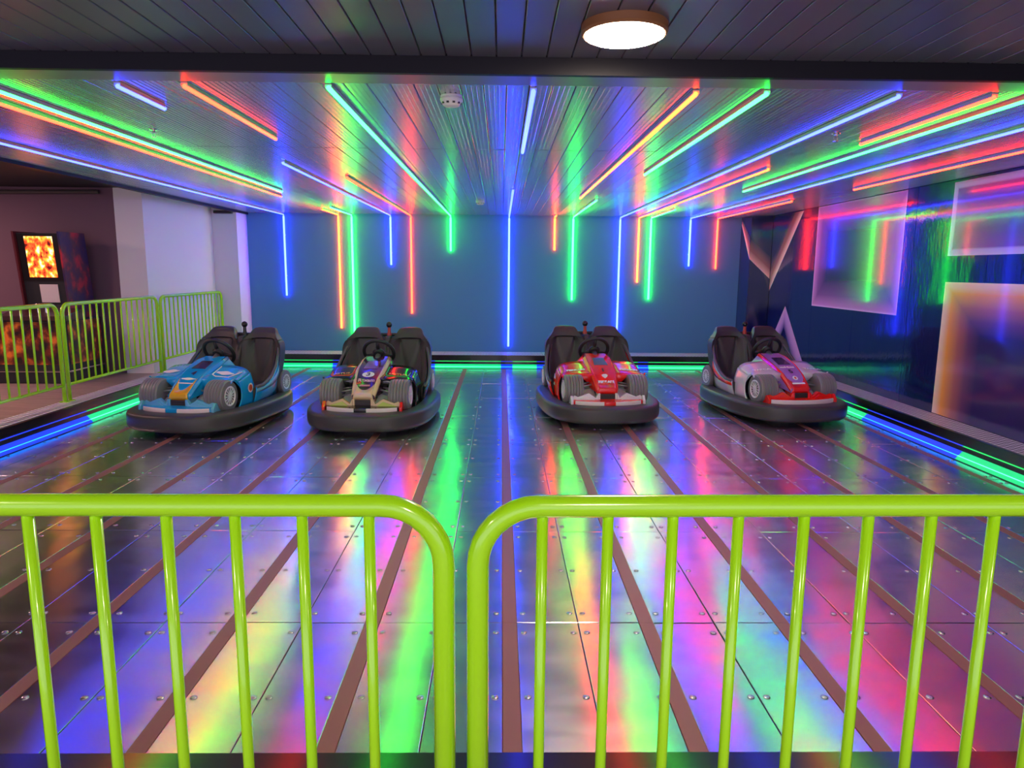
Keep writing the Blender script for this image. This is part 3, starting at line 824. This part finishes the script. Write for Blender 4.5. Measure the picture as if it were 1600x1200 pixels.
def make_car(loc, rz, P, label):
    car = empty('bumper_car', loc, rz); tag(car, label, 'bumper car', 'bumper cars parked on the steel floor')
    body, body2, trim = P['body'], P['nose'], P['trim']
    inst('bumper', BUMPER, car, (0, 0, 0))
    # chassis
    pts = [supere(0.46, 0.74, 3, 2 * PI * i / 32) for i in range(32)]
    pts2 = [supere(0.60, 0.90, 3, 2 * PI * i / 32) for i in range(32)]
    MB().rings([[(x, y, 0.0) for x, y in pts], [(x, y, 0.12) for x, y in pts], [(x, y, 0.13) for x, y in pts2], [(x, y, 0.215) for x, y in pts2]]).build('chassis', m_dark, car)
    # tub shell, liner, padded rim
    path = tub_path(0.575, 0.88)
    rows_ = []
    for tt in (0.0, 0.25, 0.5, 0.75, 1.0):
        k = 0.92 + 0.08 * math.sin(tt * PI / 2)
        rows_.append([(x * k, y * (0.97 + 0.03 * tt), 0.215 + (lerp(TUB_T, y) - 0.215) * tt) for x, y in path])
    MB().rings(rows_, closed_ring=False).build('tub_shell', P['side'], car, smooth=True, solid=0.012)
    li = []
    for tt in (0.0, 0.5, 1.0):
        k = 0.93
        li.append([(x * k, y * 0.965, 0.25 + (lerp(TUB_T, y) - 0.262) * tt) for x, y in path])
    MB().rings(li, closed_ring=False).build('tub_liner', m_seat, car, smooth=True, solid=0.01)
    MB().tube([(x * 0.985, y * 0.99, lerp(TUB_T, y) + 0.004) for x, y in path], 0.019, 8).build('rim_padding', m_pad, car, smooth='all')
    # side flash stripes
    for s in (-1, 1):
        st = []
        pth = [p for p in path if p[0] * s > 0.25 and p[1] < 0.72]
        pth.sort(key=lambda p: p[1])
        lo_, hi_ = [], []
        for x, y in pth:
            t_ = (y + 0.13) / 0.85
            zt_ = lerp(TUB_T, y)
            lo_.append((x * 1.004 * 0.985, y, 0.31 + (zt_ - 0.30) * 0.30)); hi_.append((x * 1.010, y, 0.31 + (zt_ - 0.30) * 0.72))
        MB().rings([lo_, hi_], closed_ring=False).build('side_stripe', P['stripe'], car, smooth='all', solid=0.004)
    # fenders
    for s in (-1, 1):
        mb = MB()
        rings = [[(s * x, -0.480, 0.44 if x < 0.25 else fend_z(x, -0.478) - 0.004) for x in FEND_X]]
        for y in (-0.478, -0.468, -0.445, -0.40, -0.36, -0.33, -0.25, -0.18, -0.105):
            rings.append([(s * x, y, fend_z(x, y)) for x in FEND_X])
        mb.rings(rings, closed_ring=False)
        rr = []
        ny = 9
        AR = 0.182
        for tt in (0.0, 0.06, 0.14, 0.24, 0.36, 0.48, 0.60, 0.72, 0.86, 1.0):
            zn = 0.520 + (0.215 - 0.520) * tt
            ys = -0.5 + math.sqrt(max(AR ** 2 - (zn - WZ) ** 2, 0))
            row = []
            for i in range(ny):
                y = ys + (-0.09 - ys) * i / (ny - 1)
                z = zn + (fend_z(0.484, y) - 0.520) * max(0.0, 1 - 2.2 * tt)
                xo = 0.484 + 0.022 * math.sin(min(1.0, tt * 2.2) * PI / 2) - 0.02 * max(0, tt - 0.6)
                row.append((s * (xo + 0.016 * (i / (ny - 1)) * min(1, tt * 3)), y, z))
            rr.append(row)
        mb.rings(rr, closed_ring=False)
        fo = mb.build('fender', body, car, smooth=True, solid=0.012, angle=60)
        # arch lip around the wheel
        lip = []
        for i in range(15):
            a0 = math.radians(-58 + 125 * i / 14)
            lip.append((s * (0.500 - 0.012 * max(0, i - 9) / 5), -0.5 + 0.184 * math.cos(a0), WZ + 0.184 * math.sin(a0)))
        MB().tube(lip, 0.009, 6).build('wheel_arch_lip', P['lip'], fo, smooth='all')
    # dashboard and rear wall of the nose section
    sec = [(x, fend_z(x, -0.11)) for x in FEND_X]
    out = [(-0.47, 0.26)] + [(-x, z) for x, z in reversed(sec)] + [(x, z) for x, z in sec] + [(0.47, 0.26)]
    MB().poly([(x * 0.985, -0.125, z - 0.012) for x, z in out], (0, 0.03, 0)).build('dashboard', m_seat, car)
    # nose loft
    rings = []; tl = {-1: [], 1: []}
    for (y, ht, z1, hb, z0) in NOSE:
        c = 0.022
        rings.append([(-hb, y, z0), (-ht - c, y, z1 - c), (-ht, y, z1), (ht, y, z1), (ht + c, y, z1 - c), (hb, y, z0)])
        for s in (-1, 1):
            tl[s].append([(s * (ht - 0.012), y, z1 + 0.0015), (s * (ht + 0.002), y, z1 + 0.001), (s * (ht + c + 0.003), y, z1 - c + 0.001), (s * (ht + c + 0.006), y, z1 - c - 0.02)])
    no = MB().rings(rings).build('nose', body2, car, smooth=True, bevel=0.006, angle=30)
    for s in (-1, 1):
        MB().rings(tl[s], closed_ring=False).build('nose_trim', trim, no, smooth=True, solid=0.002)
    # nose tip piece, wedge with a curved inner edge
    pts = []
    y_tip = -0.67
    for i in range(11):
        x = -0.098 + 0.196 * i / 10
        pts.append((x, y_tip + 0.045 + P.get('tiprise', 0.075) * abs(x / 0.098) ** 2.2))
    tip_r0 = [(x, y, nose_z(y) + 0.003) for x, y in pts]
    tip_r1 = [(x, y_tip - 0.004, nose_z(y_tip) + 0.002) for x, y in pts]
    tip_r2 = [(x * 1.06, y_tip - 0.012, nose_z(y_tip) - 0.03) for x, y in pts]
    tip_r3 = [(x * 1.10, y_tip - 0.006, nose_z(y_tip) - 0.062) for x, y in pts]
    MB().rings([tip_r0, tip_r1, tip_r2, tip_r3], closed_ring=False).build('nose_tip', P['tip'], no, smooth=True, solid=0.004)
    MB().quadbox((-0.082, -0.69, 0.215), (0.082, -0.50, 0.335)).build('nose_intake', m_intake, car, bevel=0.006)
    for k in range(3):
        MB().quadbox((-0.07, -0.696, 0.270 + k * 0.022), (0.07, -0.689, 0.278 + k * 0.022)).build('intake_slat', m_dark, car)
    for s in (-1, 1):
        MB().quadbox((min(s * 0.084, s * 0.108), -0.70, 0.235), (max(s * 0.084, s * 0.108), -0.52, 0.345)).build('nose_pylon', P['pylon'], car, bevel=0.006)
    # hood panel
    flat_shape('hood_panel', [(-0.080, -0.10), (0.080, -0.10), (0.066, 0.10), (-0.066, 0.10)], P['hood'], no, nose_frame(0, -0.205, 0.001), 0.004)
    # front wing
    def wing_y(x): return -0.815 + 0.10 * (x / 0.40) ** 2
    nx = 17
    def wing_strip(x0, x1, dy, z0, z1, depth):
        xs_ = [x0 + (x1 - x0) * i / (nx - 1) for i in range(nx)]
        return MB().rings([[(x, wing_y(x) + dy, z0), (x, wing_y(x) + dy, z1), (x, wing_y(x) + dy + depth, z1 + 0.012), (x, wing_y(x) + dy + depth, z0)] for x in xs_])
    wg = wing_strip(-0.40, 0.40, 0.0, 0.205, 0.268, 0.13).build('front_wing', P['wing'], car, smooth=True, bevel=0.004)
    if P.get('wingpads', True):
        for s in (-1, 1):
            wing_strip(min(s * 0.065, s * 0.37), max(s * 0.065, s * 0.37), -0.006, 0.219, 0.256, 0.008).build('wing_pad', m_wpad, wg, smooth=True)
    else:
        wing_strip(-0.385, 0.385, -0.006, 0.212, 0.262, 0.008).build('wing_pad', m_wpad, wg, smooth=True)
    for s in (-1, 1):
        MB().poly([(s * 0.392, -0.74, 0.205), (s * 0.392, -0.74, 0.268), (s * 0.392, -0.69, 0.322), (s * 0.392, -0.62, 0.30), (s * 0.392, -0.60, 0.21)], (s * 0.03, 0, 0)).build('end_plate', P['endplate'], car, bevel=0.006)
        zz = [(0.108, 0.25), (0.108, 0.345), (0.135, 0.295), (0.215, 0.348), (0.33, 0.302), (0.375, 0.322), (0.392, 0.30), (0.392, 0.25)]
        MB().poly([(s * x, -0.72 + 0.12 * x, z) for x, z in zz], (0, 0.05, 0.0)).build('wing_flap', P['flap'], car, bevel=0.004)
        z2 = [(0.13, 0.262), (0.215, 0.318), (0.36, 0.272)]
        MB().poly([(s * x, -0.735 + 0.12 * x, z) for x, z in z2], (0, 0.05, 0.0)).build('wing_flap', P['flap2'], car, bevel=0.003)
        # side plate between nose and wheel, suspension arms
        MB().poly([(s * 0.11, -0.64, 0.27), (s * 0.25, -0.58, 0.29), (s * 0.25, -0.36, 0.40), (s * 0.13, -0.40, 0.40)], (0, 0.006, -0.012)).build('splitter_panel', mat('splitter_grey', (0.50, 0.46, 0.50), 0.3), car)
        for (ya, za) in ((-0.54, 0.42), (-0.47, 0.44), (-0.50, 0.37)):
            MB().tube([(s * 0.10, ya + 0.06, za), (s * 0.29, ya, za - 0.03)], 0.011, 6).build('suspension_arm', m_grey, car, smooth='all')
        # wheels
        tw = inst('front_wheel', TYRE, car, (s * 0.365, -0.50, WZ), (0, 0, 0 if s > 0 else PI))
        inst('wheel_rim', RIM, tw, (0, 0, 0)); inst('rim_back', RIMB, tw, (0, 0, 0))
        tw = inst('rear_wheel', TYRE, car, (s * 0.495, 0.62, 0.345), (0, 0, 0 if s > 0 else PI))
        tw.scale = (0.5, 0.84, 0.84)
        inst('wheel_rim', RIM, tw, (0, 0, 0)); inst('rim_back', RIMB, tw, (0, 0, 0))
        # seats
        bk, hd = seat_parts()
        so = empty('seat', (s * 0.265, 0, 0), 0, car)
        bk.build('backrest', m_seat, so, smooth=True, angle=55)
        hd.build('headrest', m_seat, so, smooth=True, angle=55)
        MB().quadbox((-0.225, 0.06, 0.25), (0.225, 0.52, 0.36)).build('seat_cushion', m_seat, so, smooth=True, bevel=0.04, seg=3)
    MB().poly([(-0.035, 0.40, 0.25), (-0.035, 0.47, 0.62), (-0.035, 0.60, 0.885), (-0.035, 0.80, 0.885), (-0.035, 0.80, 0.25)], (0.07, 0, 0)).build('seat_divider', m_seat, car, bevel=0.015)
    MB().tube([(-0.30, 0.74, 0.868), (-0.1, 0.72, 0.895), (0.1, 0.72, 0.895), (0.30, 0.74, 0.868)], 0.02, 8).build('rear_bar', P['bar'], car, smooth='all')
    po = MB().lathe([(0.030, 0.885), (0.026, 0.91), (0.020, 0.935), (0.019, 0.985)], n=14, center=(0.0, 0.70, 0)).build('rear_post', P['post'], car, smooth=True)
    MB().lathe([(0.008, -0.036), (0.024, -0.028), (0.035, -0.010), (0.036, 0.008), (0.026, 0.027), (0.008, 0.037)], n=16, center=(0, 0.70, 1.015)).build('post_ball', mat('ball_black', (0.012, 0.012, 0.014), 0.2), po, smooth='all')
    # steering wheel
    sw = empty('steering_wheel', (0, 0.12, 0.745), 0, car)
    sw.rotation_euler = (math.radians(-56), 0, 0)
    n = 32
    MB().tube([(0.172 * math.cos(2 * PI * i / n), 0.172 * math.sin(2 * PI * i / n), 0) for i in range(n)], 0.021, 10, closed=True).build('wheel_ring', m_dark, sw, smooth='all')
    MB().lathe([(0.055, -0.05), (0.070, -0.02), (0.060, 0.005), (0.02, 0.012)], n=18).build('wheel_hub', m_dark, sw, smooth=True)
    for ang in (20, 160, 270):
        a0 = math.radians(ang)
        MB().tube([(0.05 * math.cos(a0), 0.05 * math.sin(a0), -0.012), (0.165 * math.cos(a0), 0.165 * math.sin(a0), 0)], [0.022, 0.015], 8).build('spoke', m_dark, sw, smooth='all')
    MB().tube([(0, 0.08, 0.71), (0, -0.10, 0.60)], 0.032, 10).build('steering_column', m_grey, car, smooth='all')
    P['decals'](car, no)
    return car

m_black_ink = mat('ink_black', (0.015, 0.015, 0.02), 0.4)
# ---- car liveries
def decals_blue(car, no):
    text_mesh('number', '4', 0.105, m_black_ink, no, nose_frame(0.0, -0.385), 0.003)
    flat_shape('lettering', [(x * 1.0, y) for x, y in cloud(0.082, 0.016)], m_white_ink, no, nose_frame(0.0, -0.487, 0.002))
    flat_shape('lettering', [(-0.085, -0.007), (0.085, -0.007), (0.085, 0.007), (-0.085, 0.007)], m_white_ink, no, nose_frame(0.0, -0.54, 0.002))
    for s in (-1, 1):
        flat_shape('cloud_sticker', cloud(0.098, 0.040), m_white_ink, car, fend_frame(s * 0.315, -0.31))
        fr = Matrix.Rotation(PI / 2, 4, 'X'); fr = Matrix.Rotation(s * PI / 2, 4, 'Z') @ fr
        fr.translation = Vector((s * 0.522, -0.17, 0.40))
        flat_shape('round_logo', ell(0.052, 0.052) , m_white_ink, car, fr)
        fr2 = fr.copy(); fr2.translation = Vector((s * 0.5235, -0.17, 0.40))
        flat_shape('round_logo', ell(0.036, 0.036), mat('ink_red', (0.75, 0.08, 0.03), 0.4), car, fr2)
    MB().tube([(0.19, -0.16, fend_z(0.19, -0.16) + 0.004), (0.20, -0.36, fend_z(0.2, -0.36) + 0.003), (0.26, -0.405, fend_z(0.26, -0.405) + 0.003), (0.40, -0.40, fend_z(0.40, -0.40) + 0.003), (0.45, -0.2, fend_z(0.45, -0.2) + 0.004)], 0.006, 5).build('pinstripe', m_white_ink, car)
def decals_black(car, no):
    fr = nose_frame(0.0, -0.41, 0.002)
    flat_shape('number_plate', ell(0.066, 0.052, 24), m_white_ink, no, fr)
    text_mesh('number', '3', 0.09, m_black_ink, no, nose_frame(0, -0.41, 0.0045), 0.002, 1.15)
    text_mesh('lettering', 'Rexam', 0.062, mat('ink_pink', (0.75, 0.45, 0.50), 0.4), no, nose_frame(0, -0.505, 0.0025), 0.002, 1.05)
    flat_shape('lettering', [(-0.055, -0.013), (0.055, -0.013), (0.055, 0.013), (-0.055, 0.013)], mat('ink_rose', (0.60, 0.22, 0.25), 0.4), no, nose_frame(0, -0.57, 0.004))
    for s, c, nm in ((-1, (0.85, 0.12, 0.02), 'ink_orange'), (1, (0.02, 0.50, 0.06), 'ink_green')):
        mi = mat(nm, c, 0.35)
        text_mesh('lettering', 'LOTUS', 0.052, mat('ink_gold', (0.80, 0.55, 0.12), 0.4), car, fend_frame(s * 0.31, -0.36, 0.006), 0.001, 1.2)
        q = [(s * 0.185, -0.17), (s * 0.185, -0.37), (s * 0.21, -0.405), (s * 0.40, -0.40), (s * 0.425, -0.35), (s * 0.43, -0.25)]
        MB().tube([(x, y, fend_z(x, y) + 0.003) for x, y in q], 0.006, 5).build('pinstripe', mi, car)
def decals_red(car, no):
    text_mesh('number', '1', 0.095, m_black_ink, no, nose_frame(0.0, -0.405), 0.003)
    flat_shape('shield_logo', [(0.0, -0.036), (0.028, -0.008), (0.036, 0.016), (0.02, 0.034), (-0.012, 0.034), (-0.036, 0.018), (-0.026, -0.01)], m_white_ink, no, nose_frame(0, -0.51, 0.002))
    text_mesh('lettering', 'FERRARI', 0.048, m_white_ink, no, nose_frame(0, -0.59, 0.006), 0.004, 1.0)
    for s in (-1, 1):
        text_mesh('lettering', 'FERRARI', 0.058, m_white_ink, car, fend_frame(s * 0.31, -0.365, 0.006), 0.004, 1.0)
        fr = Matrix.Rotation(s * PI / 2, 4, 'Z') @ Matrix.Rotation(PI / 2, 4, 'X')
        for (y, z, w_, h_) in ((-0.19, 0.47, 0.045, 0.03), (-0.17, 0.38, 0.05, 0.018)):
            f2 = fr.copy(); f2.translation = Vector((s * 0.523, y, z))
            flat_shape('side_logo', [(-w_, -h_), (w_, -h_), (w_ * 0.5, h_), (-w_ * 0.2, h_)], m_white_ink, car, f2)
def decals_silver(car, no):
    text_mesh('number', '5', 0.105, m_black_ink, no, nose_frame(0.0, -0.445), 0.003)
    text_mesh('lettering', 'vodafone', 0.044, m_white_ink, no, nose_frame(0, -0.355, 0.002), 0.003, 1.1)
    flat_shape('round_logo', ell(0.032, 0.034), m_white_ink, no, nose_frame(0, -0.545, 0.003))
    flat_shape('round_logo', ell(0.012, 0.018), mat('ink_red', (0.75, 0.08, 0.03), 0.4), no, nose_frame(0, -0.545, 0.0045))
    flat_shape('lettering', [(-0.078, -0.012), (0.078, -0.012), (0.078, 0.012), (-0.078, 0.012)], m_white_ink, no, nose_frame(0, -0.62, 0.007))
    for s in (-1, 1):
        text_mesh('lettering', 'TABCA', 0.055, m_white_ink, car, fend_frame(s * 0.32, -0.36, 0.006), 0.003, 1.2)
        fr = Matrix.Rotation(s * PI / 2, 4, 'Z') @ Matrix.Rotation(PI / 2, 4, 'X')
        f2 = fr.copy(); f2.translation = Vector((s * 0.548, -0.02, 0.355))
        flat_shape('round_logo', ell(0.026, 0.026), m_white_ink, car, f2)

sky = gloss('paint_sky_blue', (0.004, 0.34, 0.74))
sky2 = gloss('paint_pale_blue', (0.14, 0.46, 0.70))
yel = gloss('paint_yellow', (0.85, 0.42, 0.02))
blk = gloss('paint_black', (0.012, 0.012, 0.014), 0.14)
plum = gloss('paint_plum', (0.05, 0.012, 0.035))
gold = gloss('paint_cream_gold', (0.75, 0.52, 0.28))
red = gloss('paint_red', (0.90, 0.014, 0.008))
silver = gloss('paint_silver_white', (0.62, 0.58, 0.64))
lilac = gloss('paint_lilac', (0.42, 0.18, 0.55))
white = gloss('paint_white', (0.80, 0.74, 0.76))
greeny = gloss('paint_lime_yellow', (0.55, 0.62, 0.10))
postb = mat('post_black', (0.02, 0.02, 0.02), 0.4); postr = mat('post_red', (0.45, 0.06, 0.04), 0.4)
hoodp = gloss('hood_dark_violet', (0.03, 0.016, 0.07)); hoodm = gloss('hood_mauve', (0.22, 0.08, 0.22)); hoodg = gloss('hood_grey_green', (0.12, 0.20, 0.19))

make_car((-3.22, 7.88, 0.0015), math.radians(-9.5), dict(body=sky, nose=sky, trim=sky, side=sky, stripe=sky2, lip=sky, tip=yel, pylon=sky2, hood=hoodp, tiprise=0.15, wing=sky, endplate=sky2, flap=sky2, flap2=sky2, bar=postb, post=postb, decals=decals_blue),
         'sky blue bumper car with yellow nose and number 4')
make_car((-1.41, 7.96, 0.0015), math.radians(-3.0), dict(body=blk, nose=plum, trim=gold, side=blk, stripe=gloss('paint_teal', (0.02, 0.20, 0.24)), lip=blk, tip=gold, pylon=gold, hood=hoodm, wing=blk, endplate=red, flap=gold, flap2=greeny, bar=postb, post=postr, decals=decals_black),
         'black bumper car with cream edged nose and number 3')
make_car((1.14, 8.40, 0.0015), math.radians(4.5), dict(body=red, nose=red, trim=red, side=red, stripe=white, lip=red, tip=red, pylon=white, hood=hoodg, wing=red, endplate=white, flap=white, flap2=white, bar=postb, post=postr, decals=decals_red),
         'red bumper car with white front wing and number 1')
make_car((3.32, 8.54, 0.0015), math.radians(9.0), dict(body=silver, nose=lilac, trim=red, side=silver, stripe=red, lip=white, tip=red, pylon=red, hood=hoodp, wing=red, wingpads=False, endplate=red, flap=red, flap2=red, bar=postb, post=postr, decals=decals_silver),
         'silver and lilac bumper car with red nose edges and number 5')
